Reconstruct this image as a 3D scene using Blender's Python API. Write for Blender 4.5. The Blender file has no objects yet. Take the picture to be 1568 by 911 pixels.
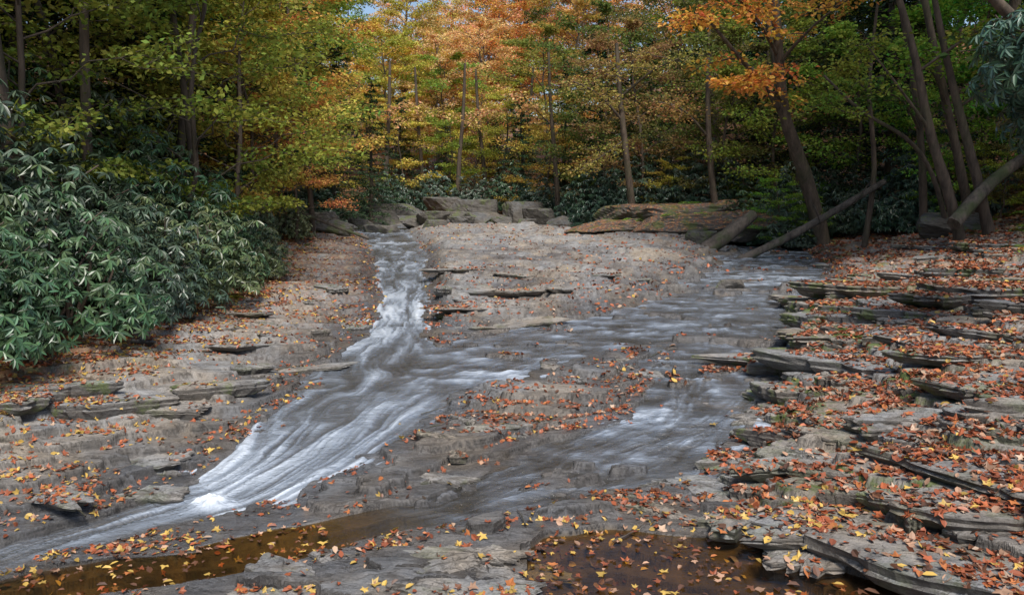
import bpy, math, random, time
import numpy as np
from mathutils import Vector
from mathutils.bvhtree import BVHTree
T0=time.time()
random.seed(7); RNG=np.random.default_rng(11)
scene=bpy.context.scene

# ------------------------------------------------------------------ noise
def _h(ix,iy,seed):
    n=(ix.astype(np.int64)*374761393+iy.astype(np.int64)*668265263+seed*974711)&0xffffffff
    n=((n^(n>>13))*1274126177)&0xffffffff
    n=n^(n>>16)
    return (n&0xffff)/32767.5-1.0
def vn(x,y,seed=0):
    x=np.asarray(x,float);y=np.asarray(y,float)
    ix=np.floor(x);iy=np.floor(y);fx=x-ix;fy=y-iy
    fx=fx*fx*(3-2*fx);fy=fy*fy*(3-2*fy)
    a=_h(ix,iy,seed);b=_h(ix+1,iy,seed);c=_h(ix,iy+1,seed);d=_h(ix+1,iy+1,seed)
    return (a*(1-fx)+b*fx)*(1-fy)+(c*(1-fx)+d*fx)*fy
def fbm(x,y,o=4,seed=0):
    s=0;a=.5
    for i in range(o):
        s=s+a*vn(x,y,seed+i*17);x=x*2.03+3.1;y=y*2.03-1.7;a*=.5
    return s
def ss(a,b,x):
    t=np.clip((x-a)/(b-a),0,1);return t*t*(3-2*t)

# ------------------------------------------------------------------ stream layout (x, y, water z, half width, foam)
CA=np.array([(-12,62,.75,1.5,.36),(-7.6,47,.62,1.3,.45),(-5.3,35,.5,1.0,.48),(-4.0,28.5,.38,.78,.48),(-2.8,20.5,.26,.46,.5),(-2.35,17.4,.18,.36,.65),(-2.15,15.4,.05,.34,.82),
 (-2.0,13.7,.02,.42,.6),(-1.78,11.6,0,.72,.44),(-1.68,9.7,-.02,.82,.47),(-1.9,8.4,-.07,.66,.5),(-2.25,7.65,-.2,.52,.55),(-2.65,7.1,-.36,.40,.66),(-3.3,6.45,-.38,.31,.40),(-4.1,5.6,-.4,.33,.4),(-6,3.6,-.45,.4,.4)])
CB=np.array([(12.5,42,.35,1.5,.44),(9.3,31,.26,2.1,.46),(6.3,21.6,.16,1.9,.48),(4.1,16.5,.1,1.7,.44),(1.9,13.7,.05,1.25,.38),(.2,12.2,.02,1.1,.40),(-.9,11.0,.0,1.0,.44),(-1.6,10,-.02,.7,.42)])
CC=np.array([(4.4,17,.1,1.4,.42),(3.9,14.2,.07,1.2,.36),(3.1,11.4,.04,.95,.33),(2.4,9.6,.0,.62,.37),(1.8,8.35,-.05,.44,.48),(1.0,7.5,-.12,.62,.32),(.1,6.85,-.15,.52,.30),(-.55,6.3,-.18,.32,.2),(-1.55,5.8,-.2,.22,.04),(-2.5,5.42,-.22,.26,.02),(-3.4,5.0,-.25,.3,.02),(-5,4.0,-.3,.3,.02)])
CP=np.array([(.75,5.05,-.10,.50,0),(1.5,4.8,-.10,.64,0),(2.1,4.35,-.10,.55,0)])
def chan(x,y,P):
    best=np.full(x.shape,1e9);Z=np.zeros(x.shape);Hw=np.ones(x.shape);S=np.zeros(x.shape);F=np.zeros(x.shape);SD=np.ones(x.shape)
    acc=0
    for i in range(len(P)-1):
        ax,ay=P[i,:2];bx,by=P[i+1,:2];dx=bx-ax;dy=by-ay;l2=dx*dx+dy*dy;l=math.sqrt(l2)
        t=np.clip(((x-ax)*dx+(y-ay)*dy)/l2,0,1)
        ex=x-ax-t*dx;ey=y-ay-t*dy
        d=np.hypot(ex,ey);m=d<best
        best=np.where(m,d,best)
        Z=np.where(m,P[i,2]+(P[i+1,2]-P[i,2])*t,Z);Hw=np.where(m,P[i,3]+(P[i+1,3]-P[i,3])*t,Hw)
        F=np.where(m,P[i,4]+(P[i+1,4]-P[i,4])*t,F)
        S=np.where(m,acc+t*l,S);SD=np.where(m,np.sign(dx*ey-dy*ex),SD)
        acc+=l
    return best,Z,Hw,S,F,SD
def water_fields(x,y,streak=False):
    W=0;ZW=0;FO=0;ST=0;rmin=np.full(x.shape,1e9);out=np.full(x.shape,1e9)
    rA=None
    for k,P in enumerate((CA,CB,CC,CP)):
        d,Z,Hw,S,F,SD=chan(x,y,P)
        q=d/Hw
        if k==0:rA=q
        w=1/(q*q+.06)**2
        W=W+w;ZW=ZW+w*Z;FO=FO+w*F
        rmin=np.minimum(rmin,q);out=np.minimum(out,d-Hw)
        if streak:
            lat=SD*q*1.0+.3*vn(S*.7,q*1.5,k+3)+.12*vn(S*2,q*3,k+4)
            if k==0:st=.42*vn(S*.7,lat*2.6,k*7)+.30*vn(S*1.3+5,lat*7,k*7+1)+.2*vn(S*2.0,lat*16,k*7+2)+.14*vn(S*3.5,lat*34,k*7+3)+.25*fbm(x*1.8,y*2.6,3,55)
            else:st=.20*vn(S*1.3,lat*2.6,k*7)+.85*fbm(x*2.4,y*4.6,5,k*7+1)+.22*vn(S*2.4,lat*8,k*7+2)+.2*vn(S*5,lat*20,k*7+3)
            ST=ST+w*st
    r=(ZW/W,rmin,out,rA,FO/W)
    return r+((ST/W),) if streak else r

def xR(y):return np.interp(y,[0,4,5.3,6.6,8,9.6,12,16,19.5,30,45,70,120],[2.6,2.5,2.0,1.7,2.35,3.1,4.5,6.1,8.0,11.3,13.5,12,12])
def xL(y):return np.interp(y,[0,5,6,7,8.2,9.6,11.6,14,17,20,28,35,45,60,120],[-5.5,-4.2,-3.5,-3.0,-2.7,-2.6,-2.55,-2.6,-2.8,-3.3,-4.9,-6.5,-9.2,-14,-16])
def terr(h,s,sharp=.9):
    q=np.floor(h/s);f=h/s-q
    return s*(q+.2*f+.8*ss(sharp,1,f))
def ground(x,y,info=False):
    x=np.asarray(x,float);y=np.asarray(y,float)
    wx=x+.35*fbm(x*.9,y*.9,3,91)+.10*fbm(x*3.5,y*3.5,2,93);wy=y+.35*fbm(x*.9+7,y*.9,3,92)+.10*fbm(x*3.5,y*3.5,2,94)
    zw,r,out,rA,fo=water_fields(wx*.7+x*.3,wy*.7+y*.3)
    o=np.maximum(out,0)
    h=zw+.12*(1-np.exp(-o/.4))
    ins=np.clip(1-r,0,1)
    h=h-.15*ss(0,.6,ins)
    rk=fbm(x*1.4,y*2.8,4,5)
    bm=ss(1.25,2.2,rA)*ss(5.8,7,y)
    h=h+ss(0,.35,ins)*bm*np.clip(rk-.05,-.1,.4)*.62
    tR=np.maximum(x-xR(y)+.5*fbm(x*.5,y*.5,2,61),0);tL=np.maximum(xL(y)-x+.4*fbm(x*.6,y*.6,2,62),0)
    rR=.10*tR+.014*np.minimum(tR,6)**2+.12*ss(0,.5,tR)
    lt=np.maximum(tR-5.5,0);rR=rR+.38*lt*ss(0,3,lt)
    rL=.09*tL+.01*np.minimum(tL,4)**2
    lt=np.maximum(tL-3.6,0);rL=rL+.36*lt*ss(0,2.5,lt)
    # the big central slab
    xa=np.interp(y,CA[::-1,1],CA[::-1,0])+.62+.5*fbm(y*.7,x*0+3,3,46)*ss(15,20,y)
    xb=np.interp(y,CB[::-1,1],CB[::-1,0])-1.9
    yf=13.8+.28*np.abs(x+1.3)
    isl=ss(0,.9,y-yf+.6*fbm(x*.8,y*.8,2,44))*ss(0,.25+.06*np.maximum(y-14,0),x-xa)*ss(-1.4-.03*y,.9,xb-x)*(1-ss(38,52,y))
    hi=isl*(.24+.006*np.clip(y-14,0,25)+.30*fbm(x*.17,y*.62+x*.3,4,45))
    h=h+np.minimum(rR,16)+np.minimum(rL,16)+hi
    h=h+.35*ss(46,60,y)+.16*np.maximum(y-66,0)
    rock=(1-ss(2.6,3.6,tL))*(1-ss(5.8,7.5,tR))*(1-ss(48,56,y))
    amp=ss(-.1,.8,out)*.75+.25
    n=.24*fbm(x*.5+.2*vn(x*2,y*2,3),y*1.2,4,21)+.08*fbm(x*1.8,y*4.6,4,22)
    hr=h+n*amp*(1+.25*isl)
    tilt=.05*(x*.6+y*.3)*amp
    t1=terr(hr+tilt,.105,.93)-tilt
    t2=terr(t1+.05*fbm(x*1.3,y*3.6,4,28)*amp+tilt*.5,.036,.82)-tilt*.5
    t2=t2+.009*fbm(x*4,y*8,3,29)
    hs=h+.25*fbm(x*.35,y*.35,4,33)*ss(0,4,np.maximum(tL-2.5,tR-5.5))+.03*fbm(x*3,y*3,3,34)
    h2=t2*rock+hs*(1-rock)
    h2=np.where(r<.92,np.where((rA<1.05)|(y<6),np.minimum(h2,zw-.015-.12*ins),h2),h2)
    m=(r>1.35)&(r<3.2)
    h2=np.where(m,np.maximum(h2,zw+.012),h2)
    if info:return h2,rock,zw,r,out,tL,tR,isl
    return h2

# ------------------------------------------------------------------ mesh helper
class MB:
    def __init__(s):s.v=[];s.f=[];s.n=0;s.a=[];s.c=[]
    def add(s,V,F,mat=0,attr=0.,col=None,smooth=False):
        V=np.asarray(V,float).reshape(-1,3);F=np.asarray(F,int)
        s.f.append((F+s.n,mat,smooth));s.v.append(V);s.n+=len(V)
        s.a.append(np.broadcast_to(np.asarray(attr,float),(len(V),)).copy())
        s.c.append(np.ones((len(V),4)) if col is None else col)
    def mesh(s,name,mats,usecol=False,extra=None):
        me=bpy.data.meshes.new(name)
        V=np.concatenate(s.v)
        loops=np.concatenate([f.ravel() for f,_,_ in s.f])
        sizes=np.concatenate([np.full(len(f),f.shape[1]) for f,_,_ in s.f])
        mi=np.concatenate([np.full(len(f),m) for f,m,_ in s.f]);sm=np.concatenate([np.broadcast_to(k,(len(f),)) for f,_,k in s.f])
        st=np.concatenate([[0],np.cumsum(sizes)[:-1]])
        me.vertices.add(len(V));me.vertices.foreach_set("co",V.ravel())
        me.loops.add(len(loops));me.loops.foreach_set("vertex_index",loops.astype(np.int32))
        me.polygons.add(len(sizes));me.polygons.foreach_set("loop_start",st.astype(np.int32))
        me.polygons.foreach_set("material_index",mi.astype(np.int32))
        me.polygons.foreach_set("use_smooth",sm.astype(bool))
        for m in mats:me.materials.append(m)
        me.update(calc_edges=True)
        at=me.attributes.new("lr",'FLOAT','POINT');at.data.foreach_set("value",np.concatenate(s.a))
        if usecol:
            at=me.attributes.new("Col",'FLOAT_COLOR','POINT');at.data.foreach_set("color",np.concatenate(s.c).ravel())
        if extra:
            for k,vv in extra.items():
                at=me.attributes.new(k,'FLOAT','POINT');at.data.foreach_set("value",np.asarray(vv,float).ravel())
        return me
def obj(name,me,loc=(0,0,0),rot=(0,0,0),sc=(1,1,1),color=None):
    o=bpy.data.objects.new(name,me);scene.collection.objects.link(o)
    o.location=loc;o.rotation_euler=rot;o.scale=sc if not np.isscalar(sc) else (sc,)*3
    if color is not None:o.color=(*color,1)
    return o
def unit(v):return v/np.maximum(np.linalg.norm(v,axis=-1,keepdims=True),1e-9)
def tube(mb,pts,rad,n=7,mat=0,wob=.06):
    P=np.array(pts,float);k=len(P);R=np.interp(np.linspace(0,1,k),np.linspace(0,1,len(rad)),rad)
    T=unit(np.gradient(P,axis=0));ref=np.array([0.3,1,.1]) if abs(T[0,2])>.6 else np.array([0,0,1.])
    a=unit(np.cross(T,ref));b=np.cross(T,a)
    th=np.linspace(0,2*np.pi,n,endpoint=False)
    w=1+wob*RNG.standard_normal((k,n))
    V=P[:,None]+(a[:,None]*np.cos(th)[None,:,None]+b[:,None]*np.sin(th)[None,:,None])*(R[:,None]*w)[...,None]
    i=np.arange(k-1)[:,None]*n;j=np.arange(n)[None];j2=(j+1)%n
    F=np.stack([i+j,i+j2,i+n+j2,i+n+j],-1).reshape(-1,4)
    mb.add(V.reshape(-1,3),F,mat,.5,smooth=True)
def curve(p0,p1,k=6,sag=0,jit=.04):
    p0=np.array(p0,float);p1=np.array(p1,float);t=np.linspace(0,1,k)[:,None];L=np.linalg.norm(p1-p0)
    P=p0+(p1-p0)*t;P[:,2]+=sag*L*(4*t*(1-t))[:,0];P[1:-1]+=RNG.standard_normal((k-2,3))*jit*L
    return P
def smoothpath(pts,k=4):
    P=np.array(pts,float);t=np.arange(len(P));tt=np.linspace(0,len(P)-1,(len(P)-1)*k+1)
    Q=np.stack([np.interp(tt,t,P[:,i]) for i in range(3)],1)
    for _ in range(3):Q[1:-1]=(Q[:-2]+2*Q[1:-1]+Q[2:])/4
    return Q
def leaves(mb,C,D,N,L,W,mat=1,fold=.25,lr=None,col=None,two=False,curl=0.):
    n=len(C);D=unit(D);S=unit(np.cross(D,N));N=np.cross(S,D);L=np.broadcast_to(L,(n,))[:,None];W=np.broadcast_to(W,(n,))[:,None]
    if lr is None:lr=RNG.random(n)
    if not two:
        V=np.stack([C,C+D*L*.45+S*W*.5,C+D*L,C+D*L*.45-S*W*.5],1)
        F=np.arange(n*4).reshape(n,4);rep=4
    else:
        c=np.broadcast_to(curl,(n,))[:,None]
        V=np.stack([C,C+D*L*.3+S*W*.46+N*W*fold,C+D*L*.7+S*W*.4+N*(W*fold-c*L*.15),C+D*L-N*c*L*.4,C+D*L*.7-S*W*.4+N*(W*fold-c*L*.15),C+D*L*.3-S*W*.46+N*W*fold],1)
        b=np.arange(n)[:,None]*6
        F=np.concatenate([b+np.array([[0,1,2,3]]),b+np.array([[0,3,4,5]])]);rep=6
    mb.add(V.reshape(-1,3),F,mat,np.repeat(lr,rep),None if col is None else np.repeat(col,rep,0),smooth=False)
def rdir(n,up=0.,flat=1.):
    v=RNG.standard_normal((n,3));v[:,2]=v[:,2]*flat+up;return unit(v)

# ------------------------------------------------------------------ materials
def newmat(name):
    m=bpy.data.materials.new(name);m.use_nodes=True;nt=m.node_tree;nt.nodes.clear()
    out=nt.nodes.new('ShaderNodeOutputMaterial');return m,nt,out
class NT:
    def __init__(s,nt):s.nt=nt
    def n(s,t,**k):
        nd=s.nt.nodes.new(t)
        for a,b in k.items():setattr(nd,a,b)
        return nd
    def l(s,a,b):s.nt.links.new(a,b)
    def attr(s,name):return s.n('ShaderNodeAttribute',attribute_name=name)
    def noise(s,vec,scale,detail=6,rough=.6,sc=None):
        if sc is not None:
            mp=s.n('ShaderNodeMapping');mp.inputs['Scale'].default_value=sc;s.l(vec,mp.inputs['Vector']);vec=mp.outputs[0]
        n=s.n('ShaderNodeTexNoise');n.inputs['Scale'].default_value=scale;n.inputs['Detail'].default_value=detail;n.inputs['Roughness'].default_value=rough
        s.l(vec,n.inputs['Vector']);return n.outputs['Fac']
    def ramp(s,fac,stops):
        r=s.n('ShaderNodeValToRGB');e=r.color_ramp.elements
        while len(e)<len(stops):e.new(.5)
        for i,(p,c) in enumerate(stops):e[i].position=p;e[i].color=(*c,1) if len(c)==3 else c
        s.l(fac,r.inputs[0]);return r.outputs[0]
    def mix(s,f,a,b,mode='MIX'):
        m=s.n('ShaderNodeMix',data_type='RGBA',blend_type=mode)
        for sock,v in ((m.inputs[0],f),(m.inputs[6],a),(m.inputs[7],b)):
            if isinstance(v,(int,float)):sock.default_value=v
            elif isinstance(v,tuple):sock.default_value=(*v,1)
            else:s.l(v,sock)
        return m.outputs[2]
    def math(s,op,a,b=0.,clamp=False):
        m=s.n('ShaderNodeMath',operation=op,use_clamp=clamp)
        for i,v in enumerate((a,b)):
            if isinstance(v,(int,float)):m.inputs[i].default_value=v
            else:s.l(v,m.inputs[i])
        return m.outputs[0]
    def bump(s,h,strength=.5,dist=.02,nrm=None):
        b=s.n('ShaderNodeBump');b.inputs['Strength'].default_value=strength;b.inputs['Distance'].default_value=dist
        s.l(h,b.inputs['Height']);return b.outputs[0]

def rock_mat(name,kind='terrain',dark=1.0):
    m,nt,out=newmat(name);g=NT(nt)
    P=g.n('ShaderNodeNewGeometry').outputs['Position']
    big=g.noise(P,.9,4,.6);mid=g.noise(P,4,8,.65);fine=g.noise(P,45,6,.75)
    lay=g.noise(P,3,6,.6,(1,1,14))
    c=g.ramp(mid,[(.25,(.16*dark,.153*dark,.145*dark)),(.42,(.29*dark,.28*dark,.265*dark)),(.6,(.39*dark,.375*dark,.35*dark)),(.8,(.48*dark,.455*dark,.41*dark))])
    c=g.mix(g.ramp(big,[(.42,(0,0,0)),(.62,(1,1,1))]),g.mix(1.,c,(.95,.98,1.03),'MULTIPLY'),g.mix(1.,c,(1.08,.95,.80),'MULTIPLY'))
    c=g.mix(.6,c,g.ramp(fine,[(.3,(.45,.45,.45)),(.65,(1.15,1.15,1.15))]),'MULTIPLY')
    for sc_,wd,am in ((1.7,.013,.85),(5.5,.02,.55)):
        cr=g.noise(P,sc_,6,.62,(1,2.6,1));cr=g.math('ABSOLUTE',g.math('SUBTRACT',cr,.5))
        c=g.mix(am,c,g.ramp(cr,[(.0,(.22,.2,.18)),(wd,(1,1,1))]),'MULTIPLY')
    stn=g.ramp(g.noise(P,2.2,6,.7,(1,2.2,1)),[(.36,(.5,.45,.4)),(.46,(1,1,1))])
    c=g.mix(.75,c,stn,'MULTIPLY')
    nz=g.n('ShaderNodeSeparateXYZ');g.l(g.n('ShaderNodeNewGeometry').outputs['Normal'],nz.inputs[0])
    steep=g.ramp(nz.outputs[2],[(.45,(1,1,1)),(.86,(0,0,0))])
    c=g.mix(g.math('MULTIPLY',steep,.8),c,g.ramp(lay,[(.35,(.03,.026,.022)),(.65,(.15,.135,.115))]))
    mo=g.ramp(g.noise(P,1.3,5,.7),[(.52,(0,0,0)),(.60,(1,1,1))])
    mossc=g.ramp(fine,[(.3,(.03,.055,.008)),(.7,(.16,.22,.025))])
    vor=g.n('ShaderNodeTexVoronoi');vor.inputs['Scale'].default_value=13;g.l(P,vor.inputs['Vector'])
    sp=g.n('ShaderNodeSeparateColor');g.l(vor.outputs['Color'],sp.inputs[0])
    lc=g.ramp(sp.outputs[0],[(0,(.06,.03,.018)),(.35,(.17,.065,.03)),(.6,(.30,.10,.04)),(.85,(.38,.19,.07)),(1,(.44,.3,.14))])
    if kind=='terrain':
        wet=g.attr('wet').outputs['Fac'];soil=g.attr('soil').outputs['Fac'];moss=g.attr('moss').outputs['Fac'];lit=g.attr('litter').outputs['Fac']
        c=g.mix(g.math('MULTIPLY',g.math('MULTIPLY',mo,moss),.85),c,mossc)
        soilc=g.ramp(mid,[(.3,(.04,.027,.014)),(.7,(.15,.10,.05))])
        c=g.mix(soil,c,soilc)
        lm=g.math('MULTIPLY',lit,g.ramp(g.math('ADD',g.math('MULTIPLY',sp.outputs[1],.55),g.math('MULTIPLY',mid,.6)),[(.42,(0,0,0)),(.55,(1,1,1))]))
        c=g.mix(lm,c,lc)
        c=g.mix(wet,c,g.mix(1.,c,(.42,.43,.46),'MULTIPLY'))
        ro=g.math('SUBTRACT',.8,g.math('MULTIPLY',wet,.6))
    elif kind=='outcrop':
        top=g.ramp(nz.outputs[2],[(.5,(0,0,0)),(.8,(1,1,1))])
        lm=g.math('MULTIPLY',top,g.ramp(g.math('ADD',g.math('MULTIPLY',sp.outputs[1],.55),g.math('MULTIPLY',mid,.6)),[(.40,(0,0,0)),(.55,(1,1,1))]))
        c=g.mix(g.math('MULTIPLY',lm,.85),c,lc)
        c=g.mix(g.math('MULTIPLY',mo,.6),c,g.mix(1.,mossc,(.7,.75,.8),'MULTIPLY'));ro=.85
    elif kind=='slab':
        ma=g.attr('lr').outputs['Fac']
        mo2=g.ramp(g.noise(P,2.3,5,.7),[(.51,(0,0,0)),(.60,(1,1,1))])
        c=g.mix(g.math('MULTIPLY',mo2,ma),c,mossc);ro=.65
    else:
        c=g.mix(g.math('MULTIPLY',mo,.5),c,mossc);ro=.75
    b=g.n('ShaderNodeBsdfPrincipled');g.l(c,b.inputs['Base Color'])
    if isinstance(ro,float):b.inputs['Roughness'].default_value=ro
    else:g.l(ro,b.inputs['Roughness'])
    h=g.math('ADD',g.math('ADD',g.math('MULTIPLY',mid,1.2),g.math('MULTIPLY',fine,.35)),g.math('MULTIPLY',g.noise(P,9,6,.7,(1,2.6,1)),.8))
    g.l(g.bump(h,.9,.035),b.inputs['Normal'])
    g.l(b.outputs[0],out.inputs[0]);return m
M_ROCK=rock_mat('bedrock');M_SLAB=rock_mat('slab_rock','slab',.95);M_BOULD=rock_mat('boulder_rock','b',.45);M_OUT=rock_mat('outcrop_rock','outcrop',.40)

def bark_mat(name,c1,c2,moss=.25):
    m,nt,out=newmat(name);g=NT(nt)
    P=g.n('ShaderNodeTexCoord').outputs['Object']
    a=g.noise(P,7,6,.7,(1,1,.22));f=g.noise(P,1.2,4)
    c=g.ramp(a,[(.3,c1),(.7,c2)])
    c=g.mix(g.math('MULTIPLY',g.ramp(f,[(.5,(0,0,0)),(.65,(1,1,1))]),moss),c,(.05,.075,.02))
    b=g.n('ShaderNodeBsdfPrincipled');g.l(c,b.inputs['Base Color']);b.inputs['Roughness'].default_value=.9
    g.l(g.bump(a,.8,.03),b.inputs['Normal']);g.l(b.outputs[0],out.inputs[0]);return m
M_BARK=bark_mat('bark',(.03,.022,.017),(.15,.11,.08))
M_LOG=bark_mat('log_bark',(.03,.025,.02),(.17,.14,.115),.7)

def leaf_mat(name,attrcol=False,gloss=None,trans=.38,spec=.3):
    m,nt,out=newmat(name);g=NT(nt)
    if attrcol:c=g.attr('Col').outputs['Color']
    else:
        oi=g.n('ShaderNodeObjectInfo');lr=g.attr('lr').outputs['Fac']
        hs=g.n('ShaderNodeHueSaturation');g.l(oi.outputs['Color'],hs.inputs['Color'])
        pn=g.noise(g.n('ShaderNodeNewGeometry').outputs['Position'],.55,3,.6)
        g.l(g.math('ADD',g.math('ADD',.388,g.math('MULTIPLY',lr,.075)),g.math('MULTIPLY',pn,.165)),hs.inputs['Hue'])
        hs.inputs['Saturation'].default_value=.93
        v=g.math('ADD',.5,g.math('MULTIPLY',g.math('FRACT',g.math('MULTIPLY',lr,7.31)),.95))
        g.l(v,hs.inputs['Value']);c=hs.outputs[0]
    if gloss is None:b=g.n('ShaderNodeBsdfDiffuse');g.l(c,b.inputs[0])
    else:
        b=g.n('ShaderNodeBsdfPrincipled');g.l(c,b.inputs['Base Color']);b.inputs['Roughness'].default_value=gloss
        b.inputs['Specular IOR Level'].default_value=spec
    sh=b.outputs[0]
    if trans>0:
        t=g.n('ShaderNodeBsdfTranslucent');g.l(g.mix(1.,c,(1.15,1.1,.75),'MULTIPLY'),t.inputs[0])
        mx=g.n('ShaderNodeMixShader');mx.inputs[0].default_value=trans
        g.l(sh,mx.inputs[1]);g.l(t.outputs[0],mx.inputs[2]);sh=mx.outputs[0]
    g.l(sh,out.inputs[0]);return m
M_LEAF=leaf_mat('foliage',trans=.42);M_HEM=leaf_mat('hemlock_needles',trans=0);M_RHO=leaf_mat('rhododendron_leaf',gloss=.36,trans=0,spec=.6)
M_LIT=leaf_mat('fallen_leaf',attrcol=True,gloss=.45,trans=0,spec=.4)

def water_mat():
    m,nt,out=newmat('stream_water');g=NT(nt)
    P=g.n('ShaderNodeNewGeometry').outputs['Position']
    foam=g.attr('foam').outputs['Fac'];clear=g.attr('clear').outputs['Fac']
    c=g.ramp(foam,[(0,(.085,.08,.07)),(.2,(.17,.178,.19)),(.5,(.32,.37,.44)),(1,(.74,.80,.87))])  # foam ramp; its lower blue-grey stops paint in the sky reflection
    d=g.n('ShaderNodeBsdfDiffuse');g.l(c,d.inputs[0])
    t=g.n('ShaderNodeBsdfTransparent');t.inputs[0].default_value=(.80,.66,.42,1)
    op=g.math('MAXIMUM',g.math('SUBTRACT',.5,g.math('MULTIPLY',clear,.46)),g.math('MULTIPLY',foam,1.5),True)
    mx=g.n('ShaderNodeMixShader');g.l(op,mx.inputs[0]);g.l(t.outputs[0],mx.inputs[1]);g.l(d.outputs[0],mx.inputs[2])
    gl=g.n('ShaderNodeBsdfGlossy');gl.inputs[0].default_value=(.95,.97,1,1)
    g.l(g.math('ADD',.09,g.math('MULTIPLY',foam,.35)),gl.inputs['Roughness'])
    h=g.math('ADD',g.noise(P,5,5,.6,(1,1.8,1)),g.math('MULTIPLY',g.noise(P,22,3,.5,(1,1.8,1)),.25))
    b=g.n('ShaderNodeBump');b.inputs['Distance'].default_value=.07;g.l(h,b.inputs['Height'])
    g.l(g.math('SUBTRACT',.9,g.math('MULTIPLY',clear,.82)),b.inputs['Strength']);nb=b.outputs[0]
    fr=g.n('ShaderNodeFresnel');fr.inputs[0].default_value=1.33
    for nd in (gl,fr,d):g.l(nb,nd.inputs['Normal'])
    mo=g.n('ShaderNodeMixShader');g.l(g.math('MULTIPLY',fr.outputs[0],.95),mo.inputs[0]);g.l(mx.outputs[0],mo.inputs[1]);g.l(gl.outputs[0],mo.inputs[2])
    g.l(mo.outputs[0],out.inputs[0]);return m
M_WATER=water_mat()

# ------------------------------------------------------------------ terrain grid
ys=[-14.]
while ys[-1]<190:
    Y=ys[-1]
    d=.6 if Y<0 else (.12 if Y<3.4 else max(.013,min(3,(Y*Y)/2.4/797*.45)))
    ys.append(Y+d)
ys=np.array(ys)
nu=900
u=np.linspace(-1,1,nu)
core=.88
def xmap(u,Y):
    w=.72*np.maximum(Y,3.5)+1.0
    a=np.abs(u)/core
    far=np.clip((np.abs(u)-core)/(1-core),0,1)
    return np.sign(u)*(np.minimum(a,1)*w+far**2*110)
XX=np.stack([xmap(u,Y) for Y in ys]);YY=np.repeat(ys[:,None],nu,1)
Z,rock,zw,r,out_,tL,tR,isl=ground(XX,YY,True)
zwt,rt,ot,rAt,fot,stt=water_fields(XX,YY,True)
ny=len(ys)
idx=np.arange(ny*nu).reshape(ny,nu)
F=np.stack([idx[:-1,:-1],idx[:-1,1:],idx[1:,1:],idx[1:,:-1]],-1).reshape(-1,4)
nz1=fbm(XX*.7,YY*.7,4,71);nz2=fbm(XX*2.5,YY*2.5,3,72)
wet=np.clip(1-ss(.0,.55,(Z-zwt)-.02)-ss(.3,1.6,ot)*.75+.35*nz2,0,1)*ss(-.8,.2,1.4-ot)
mid_area=(tL<=0.05)&(tR<=.05)
wet=np.clip(np.where(mid_area,np.maximum(wet,.1+1.2*nz1),wet),0,1)
wet=np.where(YY>30,wet*.5,wet)
soil=np.clip(1-rock,0,1)
soil=np.maximum(soil,ss(.35,.6,fbm(XX*.8,YY*1.2,4,73)-.15+.4*ss(1.5,3,tL)))*.9
pool=(1-ss(.03,.2,fot))*(Z<zwt)*(YY<6.4);soil=np.maximum(soil,pool)
wet=wet*(1-pool)
moss=1.1*ss(.0,.2,tR)*(1-ss(1.0,2.6,tR))+.3*(tR>.4)+.7*ss(1.8,3,tL)
lit=np.clip(ss(9,22,YY)*.5*np.where(mid_area,.2,1)+ss(2,3.4,tL)*.6+ss(5,7,tR)*.8+(YY>52),0,1)*ss(.02,.3,ot)
lit=lit*np.where(isl>.3,np.clip(.1+1.6*nz1,0,1),1)
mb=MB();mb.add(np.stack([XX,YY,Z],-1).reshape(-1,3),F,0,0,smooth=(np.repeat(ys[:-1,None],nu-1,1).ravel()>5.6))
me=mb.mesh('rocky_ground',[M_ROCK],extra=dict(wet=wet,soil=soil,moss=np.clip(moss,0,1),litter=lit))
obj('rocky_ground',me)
# water
foam=np.clip(fot*.85-.03+stt*(.34+.44*fot),0,1)
stillm=ss(.03,.2,fot)
foam=np.clip(foam*stillm,0,1)
blob=np.exp(-(((XX+2.72)/.16)**2+((YY-6.92)/.13)**2));foam=np.clip(foam+.7*blob*(1+.8*fbm(XX*12,YY*12,3,79)),0,1)
Zw=zwt+.022*stt*ss(.05,.5,fot)*1.9+.014*fbm(XX*6,YY*9,2,77)*stillm+blob*.08*(1+.8*fbm(XX*14,YY*14,3,78))
clear=(1-ss(.03,.25,fot))
keep=((zwt>Z-.04)&(rt<2.3)&(YY<60)&(YY>2))
kf=keep[:-1,:-1]|keep[1:,1:]|keep[:-1,1:]|keep[1:,:-1]
Fw=F[kf.ravel()]
used=np.unique(Fw);remap=np.full(ny*nu,-1);remap[used]=np.arange(len(used))
mb=MB();mb.add(np.stack([XX,YY,Zw],-1).reshape(-1,3)[used],remap[Fw],0,0,smooth=True)
obj('stream_water',mb.mesh('stream_water',[M_WATER],extra=dict(foam=foam.ravel()[used],clear=clear.ravel()[used])))
print('terrain',ny,nu,time.time()-T0)

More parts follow.
